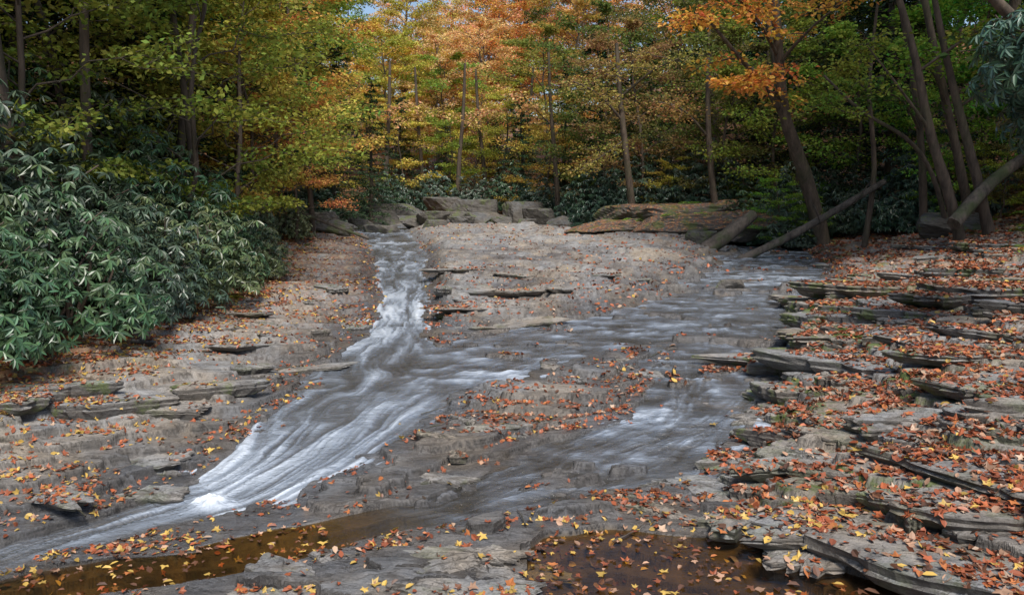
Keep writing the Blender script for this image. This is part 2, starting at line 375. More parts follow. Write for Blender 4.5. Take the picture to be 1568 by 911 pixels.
# ------------------------------------------------------------------ rock slabs
slab=MB()
def add_slab(cx,cy,zt,a,b,rot,th,tx=0,ty=0,tgt=None,ms=.3):
    tgt=tgt or slab
    n=48;th_=np.linspace(0,2*np.pi,n,endpoint=False)
    k=random.randint(4,7)
    rad=np.full(n,10.)
    for j in range(k):
        aj=2*np.pi*j/k+random.uniform(-.55,.55);dj=random.uniform(.45,1.0)
        c=np.cos(th_-aj);rad=np.minimum(rad,np.where(c>.15,dj/np.maximum(c,.15),10))
    rad=np.minimum(rad,1.5)
    sdn=random.randint(0,999)
    rad*=1+.16*vn(th_*2.2,th_*0,sdn)+.10*vn(th_*6,th_*0,sdn+1)+.04*RNG.standard_normal(n)
    px=np.cos(th_)*rad*a;py=np.sin(th_)*rad*b
    cr,sr=math.cos(rot),math.sin(rot)
    def ring(s,z,j=0,pj=0.):
        s=s*(1+pj*RNG.standard_normal(n))
        X=px*s;Y=py*s
        return np.stack([cx+X*cr-Y*sr,cy+X*sr+Y*cr,zt+z+tx*(X*cr-Y*sr)+ty*(X*sr+Y*cr)+j*RNG.standard_normal(n)],1)
    R=[ring(.5,.006,.007),ring(.84,.002,.007),ring(.975,-.006,.004),ring(1.0,-.020,.003,.012),ring(.96,-th*.45,.004,.02),ring(1.0,-th*.6,.004,.02),ring(.9,-th,0,.02),ring(.75,-th-.05)]
    V=np.concatenate(R+[np.array([[cx,cy,zt+.008]])])
    j=np.arange(n);j2=(j+1)%n
    F4=np.concatenate([np.stack([i*n+j,(i+1)*n+j,(i+1)*n+j2,i*n+j2],1) for i in range(len(R)-1)])
    tgt.add(V,F4,0,ms);base=tgt.n-len(V)
    F3=np.stack([j,j2,np.full(n,len(V)-1)],1)
    tgt.f.append((F3+base,0,False))
def gz(x,y):return float(ground(np.array([x]),np.array([y]))[0])
cand=[]
def scatter_slabs(n,xf,yr,amin,amax,lift,tf=1.):
    for _ in range(n):
        y=random.uniform(*yr);lo,hi=xf(y);
        if hi<=lo:continue
        cand.append((random.uniform(lo,hi),y,(amin+(amax-amin)*random.random()**1.6)*(1+.02*y),lift,tf))
scatter_slabs(230,lambda y:(float(xR(y))+.0,min(float(xR(y))+5.5,.75*y+1.5)),(4.2,14),.12,.70,.03,1.1)
scatter_slabs(50,lambda y:(float(xR(y))+.0,float(xR(y))+1.0),(6,20),.15,.5,.05,1.5)
scatter_slabs(50,lambda y:(float(xR(y))+.1,float(xR(y))+5),(14,26),.2,.7,.03,.9)
scatter_slabs(26,lambda y:(float(xL(y))-3,float(xL(y))-.3),(6,16),.15,.5,.0,.5)
scatter_slabs(50,lambda y:(-.8,float(xR(y))-.3),(6,12.5),.08,.32,.015,.6)
scatter_slabs(26,lambda y:(float(np.interp(y,CA[::-1,1],CA[::-1,0]))+.9,float(np.interp(y,CB[::-1,1],CB[::-1,0]))-2.2),(14.0,21),.25,.8,-.01,.35)
scatter_slabs(18,lambda y:(-1.8,.4),(4.3,5.5),.12,.4,.01,.6)
ca=np.array([(c[0],c[1]) for c in cand])
zc,_,zwc,rc,oc,_,tRc,_=ground(ca[:,0],ca[:,1],True)
for (x,y,a,lift,tf),z,rr,trc in zip(cand,zc,rc,tRc):
    if rr<1.12:continue
    rot=random.gauss(-.15,.5);b=a*random.uniform(.4,.85)
    th=random.uniform(.035,.08)*(1+.02*y)*tf*(1+a)
    add_slab(x,y,z+random.uniform(0,max(lift,.001))+.006,a*1.25,b,rot,th,random.gauss(0,.04),random.gauss(-.01,.045),ms=.9 if 0<trc<1.1 and y>7 else .2)
for (x,y,a,b,rot,dz,th) in [(-4.35,8.25,.95,.28,.38,.13,.12),(-3.45,8.9,.6,.24,.3,.09,.1),(-5.4,7.9,.8,.35,.2,.12,.12),(-4.9,8.5,.7,.3,.5,.13,.1),(-2.75,14.0,.3,.45,.2,.06,.12),
      (-1.15,15.2,.6,.45,-.5,.04,.1),(-1.45,17.0,.3,.9,.1,.06,.14),(-3.9,17.2,.35,.6,.4,.08,.1),
      (5.1,9.0,.9,.5,-.1,.10,.1),(6.4,12.4,1.3,.6,-.12,.16,.16),(7.2,12.9,.9,.6,.2,.2,.14),(8.3,13.3,1.3,.7,.0,.22,.18),(7.0,15.5,1.2,.8,-.1,.16,.16),(9.8,16.5,1.4,.9,-.05,.2,.18),(9.0,19.5,1.4,.9,-.1,.14,.16),(12.5,21,1.4,1.0,.05,.15,.2),(3.5,7.0,.55,.35,.1,.06,.08),(3.0,5.6,.42,.24,-.5,.05,.08),(4.1,5.9,.5,.35,-.3,.06,.08),(4.8,7.4,.7,.4,-.2,.08,.1),(3.9,10.3,.6,.4,-.5,.1,.14),(4.9,12.2,.7,.45,-.7,.12,.16),(5.4,13.4,.8,.5,-.8,.12,.18),(6.6,16.2,.9,.55,-.8,.12,.2),(3.2,8.9,.5,.3,-.6,.08,.12)]:
    add_slab(x,y,gz(x,y)+dz,a,b,rot,th,random.gauss(0,.015),random.gauss(-.02,.015),ms=.6)
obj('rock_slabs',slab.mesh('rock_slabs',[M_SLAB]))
SV=np.concatenate(slab.v)
bvh=BVHTree.FromPolygons([tuple(v) for v in SV],[tuple(int(i) for i in q) for f,_,_ in slab.f for q in f])
print('slabs',time.time()-T0)

# ------------------------------------------------------------------ fallen leaves
yy=np.linspace(3.6,40,800);pdf=np.where(yy<9,1,(9/yy)**1.5)*(1.5*yy+3);cdf=np.cumsum(pdf);cdf/=cdf[-1]
NL=300000
ly=np.interp(RNG.random(NL),cdf,yy);lx=(RNG.random(NL)*2-1)*(.75*ly+1.5)
h0,rk,zwl,rl,ol,tLl,tRl,isll=ground(lx,ly,True)
e=.04
hx=ground(lx+e,ly);hy=ground(lx,ly+e)
cl=fbm(lx*.9,ly*1.6,4,81)+.8*fbm(lx*4,ly*6,3,82)
dens=np.where(tRl>.05,.38+1.2*cl+.2*ss(0,2.5,tRl),np.where(tLl>.1,.14+.8*cl+.55*ss(1.2,2.8,tLl),.05+1.1*cl))
dens=np.where(isll>.3,.02+.5*cl,dens)
dens=np.where((ol<.5)&(tRl<=0)&(tLl<=0)&(ly<7.5),dens+.25,dens)
dens-=.12*ss(.3,-.1,ol)*(h0<zwl+.02)
hollow=(hx+ground(lx-e,ly)+hy+ground(lx,ly-e)-4*h0);dens+=np.clip(hollow*7,-.15,.45)
still=(water_fields(lx,ly)[4]<.06)&(ly<6.2)
under=h0<zwl+.004
ok=(RNG.random(NL)<np.clip(dens,0,1))&((~under)|((RNG.random(NL)<.02)&(rl>.7)))
ok|=(under&still&(RNG.random(NL)<.30))
i=np.where(ok)[0]
lx,ly,h0,hx,hy,under,zwl=[a[i] for a in (lx,ly,h0,hx,hy,under,zwl)];still=still[i]
n=len(i);z=h0.copy();nx=np.clip(-(hx-h0)/e,-1.,1.);nyy=np.clip(-(hy-h0)/e,-1.,1.)
flo=under&(~still|(RNG.random(n)<.35));z[flo]=zwl[flo]+.004;nx[flo]=0;nyy[flo]=0
dn=Vector((0,0,-1))
for k in range(n):
    hit=bvh.ray_cast(Vector((lx[k],ly[k],5)),dn)
    if hit[0] is not None and hit[0].z>z[k]:
        z[k]=hit[0].z;nx[k]=hit[1].x*.5;nyy[k]=hit[1].y*.5
N=unit(np.stack([nx,nyy,np.ones(n)],1)+RNG.standard_normal((n,3))*np.where(flo,.03,.30)[:,None])
N[:,2]=np.abs(N[:,2])
D=RNG.standard_normal((n,3));D=unit(D-N*np.sum(D*N,1,keepdims=True))
pal=np.array([(.34,.095,.04),(.25,.075,.035),(.15,.065,.035),(.42,.15,.05),(.5,.33,.08),(.42,.25,.16),(.38,.11,.045),(.11,.055,.035),(.46,.32,.22)])
pr=np.array([.20,.19,.15,.08,.04,.11,.11,.07,.05])
ci=RNG.choice(len(pal),n,p=pr/pr.sum())
yel=(((lx<-2.0)|(ly<6))&(lx<2.5))&(RNG.random(n)<.2);ci[yel]=4
pb=under&still&(RNG.random(n)<.75);ci[pb]=RNG.choice([2,7,4,3,5],pb.sum(),p=[.3,.25,.2,.1,.15])
col=np.ones((n,4));col[:,:3]=pal[ci]*(RNG.random((n,1))*.6+.7)
sz=(.035+.05*RNG.random(n)**1.3)*np.where(ly>9,(ly/9)**.5,1)*np.where(lx>1.5,1.1,.85)
C=np.stack([lx,ly,z+.004+.012*RNG.random(n)*(~flo)],1)-D*sz[:,None]*.5
near=(ly<9)&(RNG.random(n)<.55)
ll=MB()
q=~near
leaves(ll,C[q],D[q],N[q],sz[q],sz[q]*.62,0,.22,None,col[q],True,RNG.normal(0,.5,q.sum()))
lob=np.array([.12,.45,.28,.55,.3,.62,.3,.55,.28,.45]);ang=np.array([180,128,112,72,40,0,-40,-72,-112,-128])*math.pi/180
k=np.where(near)[0];m=len(k);S=np.cross(D[k],N[k]);s=sz[k][:,None]*1.15
cc=C[k]+D[k]*sz[k][:,None]*.5
cur=RNG.normal(0,.35,(m,1))
V=[cc]
for a,l in zip(ang,lob):
    l2=l*(1+.12*RNG.standard_normal((m,1)))
    V.append(cc+(D[k]*math.cos(a)+S*math.sin(a))*l2*s+N[k]*s*(l*l*cur*1.2+.05*RNG.standard_normal((m,1))+.12*abs(math.sin(a))*l))
V=np.stack(V,1).reshape(-1,3);b=np.arange(m)[:,None]*11
F3=np.concatenate([b+np.array([[0,1+j,1+(j+1)%10]]) for j in range(10)])
ll.add(V,F3,0,0,np.repeat(col[k],11,0),False)
obj('fallen_leaves',ll.mesh('fallen_leaves',[M_LIT],usecol=True))
tw=MB()
for _ in range(60):
    y=random.uniform(5,14);x=random.choice([random.uniform(float(xR(y)),float(xR(y))+4),random.uniform(float(xL(y))-3,float(xL(y))),random.uniform(-1,2.5)])
    a=random.random()*6.28;l=random.uniform(.15,.6);p=np.array([(x+math.cos(a)*l*t,y+math.sin(a)*l*t+.03*math.sin(t*5+a),0) for t in np.linspace(-.5,.5,5)])
    p[:,2]=ground(p[:,0],p[:,1])+.02;p[:,2]=np.maximum(p[:,2],p[:,2].mean());tube(tw,p,[random.uniform(.004,.01),.003],5)
obj('fallen_twigs',tw.mesh('fallen_twigs',[M_LOG]))
print('leaves',n,m,time.time()-T0)

# ------------------------------------------------------------------ vegetation
def spray(mb,P,n,rad,flat,L,W,two=False,droop=-.15):
    t=RNG.random(n)**.8*(len(P)-1);i0=np.minimum(t.astype(int),len(P)-2);f=(t-i0)[:,None]
    c=P[i0]*(1-f)+P[i0+1]*f
    off=RNG.standard_normal((n,3))*rad;off[:,2]*=flat
    D=unit(off*np.array([1,1,.3])+RNG.standard_normal((n,3))*rad*.6)+np.array([0,0,droop])
    Nn=unit(RNG.standard_normal((n,3))*.55+np.array([0,0,1.]))
    sz=RNG.uniform(.65,1.2,n)
    leaves(mb,c+off,D,Nn,L*sz,W*sz,1,two=two)
def broad(name,h,r,crown0,nb,blen,nleaf,L,lean=(0,0),two=False,flat=.35,up=.35):
    mb=MB()
    top=np.array([lean[0]*h,lean[1]*h,h]);tr=curve((0,0,-.3),top,10,0,.012);tube(mb,tr,[r,r*.75,r*.55,r*.2],8)
    per=nleaf//(nb*5)
    for b in range(nb):
        f=crown0+(1-crown0)*(b+random.random())/nb
        p=np.array([np.interp(f,np.linspace(0,1,10),tr[:,i]) for i in range(3)])
        a=b*2.4+random.uniform(-.5,.5);prof=math.sin(math.pi*min(.95,max(.12,(f-crown0)/(1-crown0)*.8+.2)))
        Lb=blen*(.45+.6*prof)*random.uniform(.7,1.2)
        d=np.array([math.cos(a),math.sin(a),up+.5*(f-.5)*random.random()])
        br=curve(p,p+d*Lb,7,.08,.03);tube(mb,br,[r*.33*(1-f*.5),r*.07],5)
        spray(mb,br[3:],per,.24*Lb*.42,flat,L,L*.62,two)
        for q in range(4):
            s=br[random.randint(2,6)];a2=a+random.choice([-1,1])*random.uniform(.4,1.3);l2=Lb*random.uniform(.3,.6)
            sb=curve(s,s+np.array([math.cos(a2),math.sin(a2),random.uniform(-.1,.4)])*l2,5,.05,.04);tube(mb,sb,[r*.12,r*.03],4)
            spray(mb,sb,per,.22*Lb*.40,flat,L,L*.62,two)
    return mb.mesh(name,[M_BARK,M_LEAF])
def hemlock(name,h,nleaf):
    mb=MB();tr=curve((0,0,-.3),(0,0,h),8,0,.006);tube(mb,tr,[.2,.12,.02],7)
    nb=70
    for b in range(nb):
        f=.06+.93*b/nb;p=np.array([0,0,h*f]);a=b*2.4+random.random();Lb=(.28*h*(1-f)**.8+.25)*random.uniform(.7,1.15)
        br=curve(p,p+np.array([math.cos(a),math.sin(a),-.12+.25*f])*Lb,6,.06,.02);tube(mb,br,[.03,.008],4)
        per=int(nleaf/nb*(1.5-f));n=per
        t=RNG.random(n)**.7*5;i0=np.minimum(t.astype(int),4);fr=(t-i0)[:,None];c=br[i0]*(1-fr)+br[i0+1]*fr
        sd=np.array([-math.sin(a),math.cos(a),0])
        w=RNG.normal(0,1,(n,1))*(.16*Lb*(1.15-t/5.5))[:,None]
        c=c+sd*w+np.array([0,0,-.12])*np.abs(w)+RNG.standard_normal((n,3))*.05
        D=sd*np.sign(w)*.8+np.array([math.cos(a),math.sin(a),-.25])*.7+RNG.standard_normal((n,3))*.35
        leaves(mb,c,D,unit(RNG.standard_normal((n,3))*.3+np.array([0,0,1.])),.20,.06,1)
    return mb.mesh(name,[M_BARK,M_HEM])
def whorls(mb,C,U,L=.15,W=.042,k=8,lrb=None):
    n=len(C);U=unit(U);ref=unit(RNG.standard_normal((n,3)));A=unit(np.cross(U,ref));B=np.cross(U,A)
    for j in range(k):
        a=2*np.pi*(j+RNG.random(n)*.5)/k;dr=RNG.uniform(-.75,.35,n)-.1
        D=A*np.cos(a)[:,None]+B*np.sin(a)[:,None]+U*dr[:,None]*.7+np.array([0,0,-.34])
        s=RNG.uniform(.65,1.2,n)
        leaves(mb,C+U*.02,D,U+RNG.standard_normal((n,3))*.2,L*s,W*s,1,.12,RNG.random(n),None,True,RNG.uniform(.0,.6,n))
def rhodo(name,rx,ry,h,nw,L=.145,bottom=.1):
    mb=MB()
    for s in range(9):
        a=random.random()*6.3;rr=random.uniform(.3,.85)
        tube(mb,curve((random.gauss(0,.15),random.gauss(0,.15),-.3),(math.cos(a)*rx*rr,math.sin(a)*ry*rr,h*random.uniform(.5,.9)),7,.08,.05),[.035,.01],5)
    v=rdir(nw);v[:,2]=np.abs(v[:,2])*1.0
    low=RNG.random(nw)<.45;v[low,2]*=.35;v=unit(v)
    bump=1+.40*vn(v[:,0]*2.5+v[:,2]*2,v[:,1]*2.5,5)+.24*vn(v[:,0]*6,v[:,1]*6+v[:,2]*5,6)
    rad=(1-.5*RNG.random(nw)**1.5)*bump
    C=v*rad[:,None]*np.array([rx,ry,h*(1-bottom)])+np.array([0,0,h*bottom])
    whorls(mb,C,v*np.array([1,1,1])+np.array([0,0,.7])+RNG.standard_normal((nw,3))*.4,L,L*.27)
    return mb.mesh(name,[M_BARK,M_RHO])
def fern(name):
    mb=MB()
    for f in range(11):
        a=f*2*math.pi/11+random.uniform(-.25,.25);L=random.uniform(.4,.65);t=np.linspace(0,1,12)
        P=np.stack([math.cos(a)*L*t,math.sin(a)*L*t,L*(.75*t-.8*t*t)],1);tube(mb,P,[.006,.002],4)
        for sg in (-1,1):
            sd=np.array([-math.sin(a),math.cos(a),-.15])*sg
            n=11;D=np.tile(sd,(n,1))+.35*np.array([math.cos(a),math.sin(a),0])
            l=.16*np.sin(np.pi*(t[1:]*.85+.12))+.02
            leaves(mb,P[1:],D,np.tile([0,0,1.],(n,1))+RNG.standard_normal((n,3))*.15,l,.045,1)
    return mb.mesh(name,[M_BARK,M_LEAF])
UNI=[broad('understory_a',7.5,.09,.14,20,2.6,8500,.14,(.10,.02)),broad('understory_b',6.5,.07,.12,18,2.3,7500,.135,(-.14,.05)),broad('understory_c',9,.11,.2,22,2.9,10000,.145,(.04,-.1))]
TALL=[broad('tall_a',19,.24,.38,25,4.6,14000,.25,(.02,.02),up=.45),broad('tall_b',17,.2,.32,23,4.2,13000,.24,(-.05,0),up=.5),broad('tall_c',21,.26,.44,25,5,14000,.26,(.03,-.03),up=.4)]
HEM=[hemlock('hemlock_a',11,14000),hemlock('hemlock_b',9,12000)]
RHO=[rhodo('rhodo_a',1.35,1.3,1.95,850),rhodo('rhodo_b',1.25,1.4,1.8,800),rhodo('rhodo_c',1.45,1.2,2.1,900)]
FERN=[fern('fern_a'),fern('fern_b')]
print('veg meshes',time.time()-T0)
GREEN=(.10,.165,.035);DYG=(.20,.24,.04);YG=(.29,.34,.05);YEL=(.60,.46,.08);GOLD=(.56,.40,.07);ORA=(.64,.32,.09);PEA_HAZE=(.80,.50,.23);RUST=(.38,.20,.09);BRG=(.25,.42,.045);OLV=(.18,.20,.055)  # pale crown tones, peach above all, lightened to paint in distance haze
def put(kind,x,y,s,color,name):
    me=random.choice(kind);z=gz(x,y)
    return obj(name,me,(x,y,z-.05),(random.gauss(0,.03),random.gauss(0,.03),random.random()*6.28),(s*random.uniform(.92,1.08),s*random.uniform(.92,1.08),s),tuple(c*random.uniform(.85,1.15) for c in color))
# rhododendron thicket on the left bank
for x,y,s in [(-7.0,7.3,1.15),(-6.15,8.9,.88),(-7.7,9.2,1.25),(-6.0,10.6,.92),(-7.3,11.2,1.25),(-6.05,12.6,.92),(-6.2,14.5,1.0),(-7.7,13.6,1.35),(-6.1,16.4,.85),(-7.7,16.2,1.25),(-6.0,18.4,.68),(-7.5,19.2,.95),(-9.2,11.5,1.4),(-9.6,15,1.5),(-7.8,22.5,.8),(-9.5,19,1.5),(-8.2,6.3,1.4),(-6.9,21,.65),(-9.2,26,1.0),(-8.4,29,.8)]:
    put(RHO,x,y,s,random.choice([(.075,.135,.055),(.065,.12,.055),(.10,.15,.05)]),'rhododendron_bush')
for x,y,s in [(10.8,35,1.2),(12,34,1.6),(9,38.5,1.5),(13.8,33,1.4),(11.8,31.9,.8),(7,41,1.6),(4.5,44,1.5),(15,30,1.3),(16.5,31,1.7),(9.5,40,2),(12.5,38,2.2),(6,45,2),(2,52,1.3),(-10,39,1.4),(-10.5,44,1.4),(-11,34,1.6),(-3,60,1.5),(0,58,1.6),(4,54,1.8),(-6,60,1.5),(17.5,24,1.2),(-9,58,1.6)]:
    put(RHO,x,y,s,(.045,.09,.045),'rhododendron_bush')
for _ in range(90):
    y=random.uniform(15,36);x=random.choice([float(xR(y))+random.uniform(4.3,8),float(xR(y))+random.uniform(4.3,8),float(xL(y))-random.uniform(2.4,4)])
    put(FERN,x,y,random.uniform(.7,1.3),random.choice([BRG,GREEN,YG]),'fern')
# hemlocks
for x,y,s in [(-9.2,41,.85),(-10.2,38,1.0),(-8.8,50,.85),(.8,58,.95),(3.5,56,1.0),(7,49,1.0),(10,45,1.1),(12,41,1.1),(13.5,45,1.4),(-12,27,1.3),(-13,20,1.3),(-11.8,16,1.0),(-15,24,1.5),(-11,33,1.2),(-14,33,1.5),(20,30,1.5),(17,36,1.5),(15,40,1.5),(21,24,1.3),(-16,15,1.5),(-14.5,39,1.4),(-5.5,67,.8),(-1,69,.7),(-9,64,1.0),(-10.2,22,1.0),(6,53,1.2),(9,52,1.3)]:
    put(HEM,x,y,s,(.042,.084,.038),'hemlock_tree')
# understory hardwoods
for x,y,s,c in [(-8.4,13.5,.95,YG),(-7.2,17.5,.95,YG),(-7.7,22,1.0,YG),(-7.9,25.5,.95,GOLD),(-9.5,10.2,1.0,YG),(-10.5,14.5,1.0,DYG),(-10,19,1.1,YG),(-9.5,24,1.2,YEL),(-9.0,30,1.0,GOLD),(-7.6,28.5,.6,ORA),(-10.5,29,1.3,YG),(-12,22,1.2,DYG),(-9.9,35,1.0,YEL),(-12.5,17,1.3,GREEN),(-11,42,1.3,YG),(-12.5,47,1.4,YEL),(-11.4,12,1.1,YG),
   (7.5,43,1.1,RUST),(10,39,1.1,OLV),(14.5,34,1.1,BRG),(17,29,1.2,BRG),(18.5,26,1.2,GREEN),(5.5,47,1.3,OLV),(2,54,1.1,GOLD),(9,45,1.4,OLV),(12,37,1.2,YG),(10.9,32.2,.36,BRG),(11.8,31.2,.26,BRG),(13,41,1.5,OLV),(17,17.5,1.0,GREEN),(20,33,1.5,BRG),(16,24,.5,OLV),(16.5,27,.4,YG),(15.8,29,.6,BRG),(7.2,39.5,.5,GOLD),
   (-5,64,1.1,YG),(-8,61,1.2,YEL),(-12,54,1.3,YG),(3,62,1.4,YG),(-13,44,1.3,YG),(-3.5,70,1.2,YEL),(-7,73,1.3,YG),(-1,66,1.1,YEL),(-5.6,79,1.5,YEL),(-2,80,1.6,PEA_HAZE),(-9,82,1.7,GOLD),(-4,90,1.8,PEA_HAZE),(-8,92,1.8,PEA_HAZE),(-12,86,1.8,PEA_HAZE),(0,92,1.8,ORA),(-6.5,101,2,PEA_HAZE),(-11,102,2,PEA_HAZE),(-2,104,2,PEA_HAZE)]:
    put(UNI,x,y,s,c,'maple_sapling')
for x,y,s,c in [(-6.8,74,.8,PEA_HAZE),(-3.2,76,.78,PEA_HAZE),(-9.8,68,.8,YEL),(-6,87,.82,PEA_HAZE),(-10,90,.95,PEA_HAZE),(-1.2,85,.85,ORA),(-14,78,.9,YEL),(1.5,98,1.1,PEA_HAZE),(-13,100,1.15,PEA_HAZE)]:
    put(TALL,x,y,s,c,'maple_tree')
pts=[(-6.8,74),(-3.2,76),(-9.8,68),(-6,87),(-10,90),(-1.2,85),(-14,78),(1.5,98),(-13,100)]
def tryput(x,y,md):
    for a,b in pts:
        if (a-x)**2+(b-y)**2<md*md:return False
    pts.append((x,y));return True
for _ in range(4000):
    y=random.uniform(12,118);x=random.uniform(-58,58)
    if abs(x)>.68*y+6:continue
    if -xL(y).item()<-x-4.5 or x>xR(y).item()+6 or y>66:pass
    else:continue
    if y<34 and abs(x)<.42*y:continue
    a=x/y
    if not tryput(x,y,(5.1 if y<60 else 5.8)):continue
    if -.12<a<-.04 and y>62:continue
    if a<-.42:c=random.choice([GREEN,OLV,DYG,YG,OLV])
    elif a<-.2:c=random.choice([YG,YEL,GOLD,OLV,YG])
    elif a<.0:c=random.choice([PEA_HAZE,PEA_HAZE,ORA,YEL,YG])
    elif a<.2:c=random.choice([ORA,RUST,PEA_HAZE,OLV,GOLD,YG,OLV])
    elif a<.4:c=random.choice([OLV,ORA,YG,OLV,GREEN,GREEN])
    else:c=random.choice([GREEN,YG,BRG,OLV,GREEN])
    q=random.random()
    if q<.16 and y<75:put(HEM,x,y,random.uniform(1.2,1.8),(.037,.073,.034),'hemlock_tree')
    elif q<.36:put(UNI,x,y,random.uniform(1.2,1.7),c,'maple_sapling')
    else:put(TALL,x,y,random.uniform(.8,1.15),c,'maple_tree')
print('trees',len(pts),time.time()-T0)

# leaning trees of the right bank
def lean_tree(name,path,r,color,twigs,L=.14,n=9):
    mb=MB();P=smoothpath(path,4);tube(mb,P,[r*1.25,r,r*.8,r*.5],n,wob=.05)
    for tw in twigs:
        Q=smoothpath(tw[0],4);tube(mb,Q,[tw[1],tw[1]*.35],6)
        if tw[2]>0:
            for _ in range(7):
                s=Q[random.randint(len(Q)//3,len(Q)-1)];a=random.random()*6.3;l=random.uniform(.6,1.5)*tw[3]
                sb=curve(s,s+np.array([math.cos(a),math.sin(a),random.uniform(-.5,.35)])*l,6,.05,.04);tube(mb,sb,[tw[1]*.3,.008],4)
                spray(mb,sb,int(tw[2]/7),.24*tw[3],.4,L,L*.68,True)
    return obj(name,mb.mesh(name,[M_BARK,M_LEAF]),color=color)
lean_tree('leaning_maple_tree',[(12.3,31,-.2),(12.1,31,.5),(11.6,30.8,2.15),(10.7,30.5,4.2),(10.05,30.2,5.45),(9.7,30,8),(9.2,29.6,11)],.27,(.74,.37,.06),
  [([(10.05,30.2,5.4),(9.3,29.6,6.2),(8.0,28.6,7.1),(6.6,27.6,8.2)],.14,800,1.2),([(9.0,29.4,6.4),(8,28.2,6.3),(7.0,27,6.0)],.07,700,.9),([(9.7,30,7.5),(8.4,28.5,8.6),(7,27.5,9.3)],.08,700,1.3),([(9.75,30,7.2),(10.6,28.8,8.4),(11.4,28,9)],.07,300,1.2)],L=.19)
lean_tree('leaning_birch_tree',[(13.7,24,.2),(13.6,24,.8),(13.0,24,2.6),(12.3,24,4.4),(11.8,24,6.5),(10.8,24,9.2)],.16,YG,[([(12.3,24,4.4),(11,23.4,5.6),(9.9,23,6.6)],.05,420,.9),([(11.9,24,6),(13,23,7),(13.8,22.6,7.4)],.05,350,.8)])
lean_tree('leaning_birch_tree',[(14.0,27,.6),(13.9,27,1.4),(13.7,27,4),(13.1,27,7),(12.3,27,10)],.13,GREEN,[([(13.6,27,4.5),(12.6,26.3,5.6),(11.5,26,5.7)],.05,420,1.)])
lean_tree('leaning_birch_tree',[(14.4,24,1.0),(14.2,24,1.8),(13.7,24,3.4),(12.9,24,5.7),(12.1,24,8.6)],.15,YG,[([(13.2,24,5),(14.2,23,6),(15,22.6,6.3)],.05,400,1.)])
lean_tree('leaning_birch_tree',[(15.0,26,1.2),(14.7,26,2.4),(13.9,26,5.2),(12.9,26,8.6),(12.5,26,11)],.14,BRG,[([(13.9,26,5.2),(12.9,25.2,6.4),(11.9,25,6.9)],.05,600,1.1)])
lean_tree('slender_tree',[(14.9,22,1.2),(14.6,22,3.4),(14.4,22,6),(13.9,22,9)],.1,GREEN,[([(14.4,22,6),(13.6,21.3,6.6),(12.9,21,6.7)],.04,300,.9)])
lean_tree('slender_tree',[(12.6,28.5,.6),(12.9,28.5,3.4),(12.4,28.5,6),(12.6,28.5,9)],.09,YG,[([(12.4,28.5,6),(11.6,28,6.6),(10.9,28,6.7)],.04,400,.9)])
lean_tree('leaning_birch_tree',[(12.2,15,1.6),(10.8,14.6,3.7),(9.2,14,4.9),(8.2,13.8,5.45),(7.3,13.5,6.2)],.12,(.06,.1,.03),[([(9.2,14,4.9),(8.3,13.2,4.7),(7.6,12.6,4.9)],.04,150,.7)])
lean_tree('leaning_birch_tree',[(14.3,26,.9),(13.6,26,3.2),(12.7,26,4.3),(11.2,26,5.0),(9.9,26,6.2)],.07,YG,[([(11.2,26,5.),(10.3,25.5,5.),(9.6,25,5.4)],.03,350,.8)])
lean_tree('slender_tree',[(5.9,38.6,.8),(5.7,38.6,2.5),(5.2,38.6,6.2),(4.9,38.6,9.5)],.17,(.42,.34,.09),[([(5.2,38.6,6),(4.0,38,7.2),(2.8,37.5,7.6)],.07,700,1.5),([(5.1,38.6,7),(6.5,38,8.2),(7.6,37.4,8.6)],.07,700,1.5),([(5.3,38.6,5),(4.2,38.3,4.2),(3.2,38,3.6)],.05,500,1.3)])
lean_tree('slender_tree',[(9.3,36,.8),(9.1,36,2),(8.7,36,5),(8.6,36,8.5)],.16,(.42,.22,.08),[([(8.7,36,5),(7.4,35.2,6.2),(6.3,35,6.4)],.06,600,1.5)])
lean_tree('slender_tree',[(13,36,1),(12.8,36,3.5),(11.8,36,7),(11.2,36,10)],.22,YG,[([(11.8,36,7),(10.4,35,7.8),(9.4,34.7,8)],.06,700,1.5)])
for x,y,l,r in [(-8.2,15.5,.3,.09),(-7.6,19.5,-.5,.08),(-8.6,20.5,.9,.1),(-9.3,27,.5,.12),(-8.2,33,-.6,.1),(-4.2,61,.5,.17),(-6.9,63,-.4,.16),(-2.0,64,-.6,.17),(.5,63,.8,.16),(-9.5,60,.4,.18),(2.9,50,-.5,.14),(11,41.5,-.8,.16)]:
    z=gz(x,y);h=11
    lean_tree('slender_tree',[(x,y,z-.3),(x+l*.3,y,z+h*.3),(x+l*1.1,y,z+h*.65),(x+l*1.4,y,z+h)],r,random.choice([YG,YEL,OLV]) if y<50 else PEA_HAZE,[([(x+l*.9,y,z+h*.55),(x+l*.9+random.choice([-1,1])*1.2,y-.5,z+h*.65),(x+l*.9+random.choice([-1,1])*1.8,y-1,z+h*.7)],.04,260,1.1)],L=.13 if y<50 else .22)
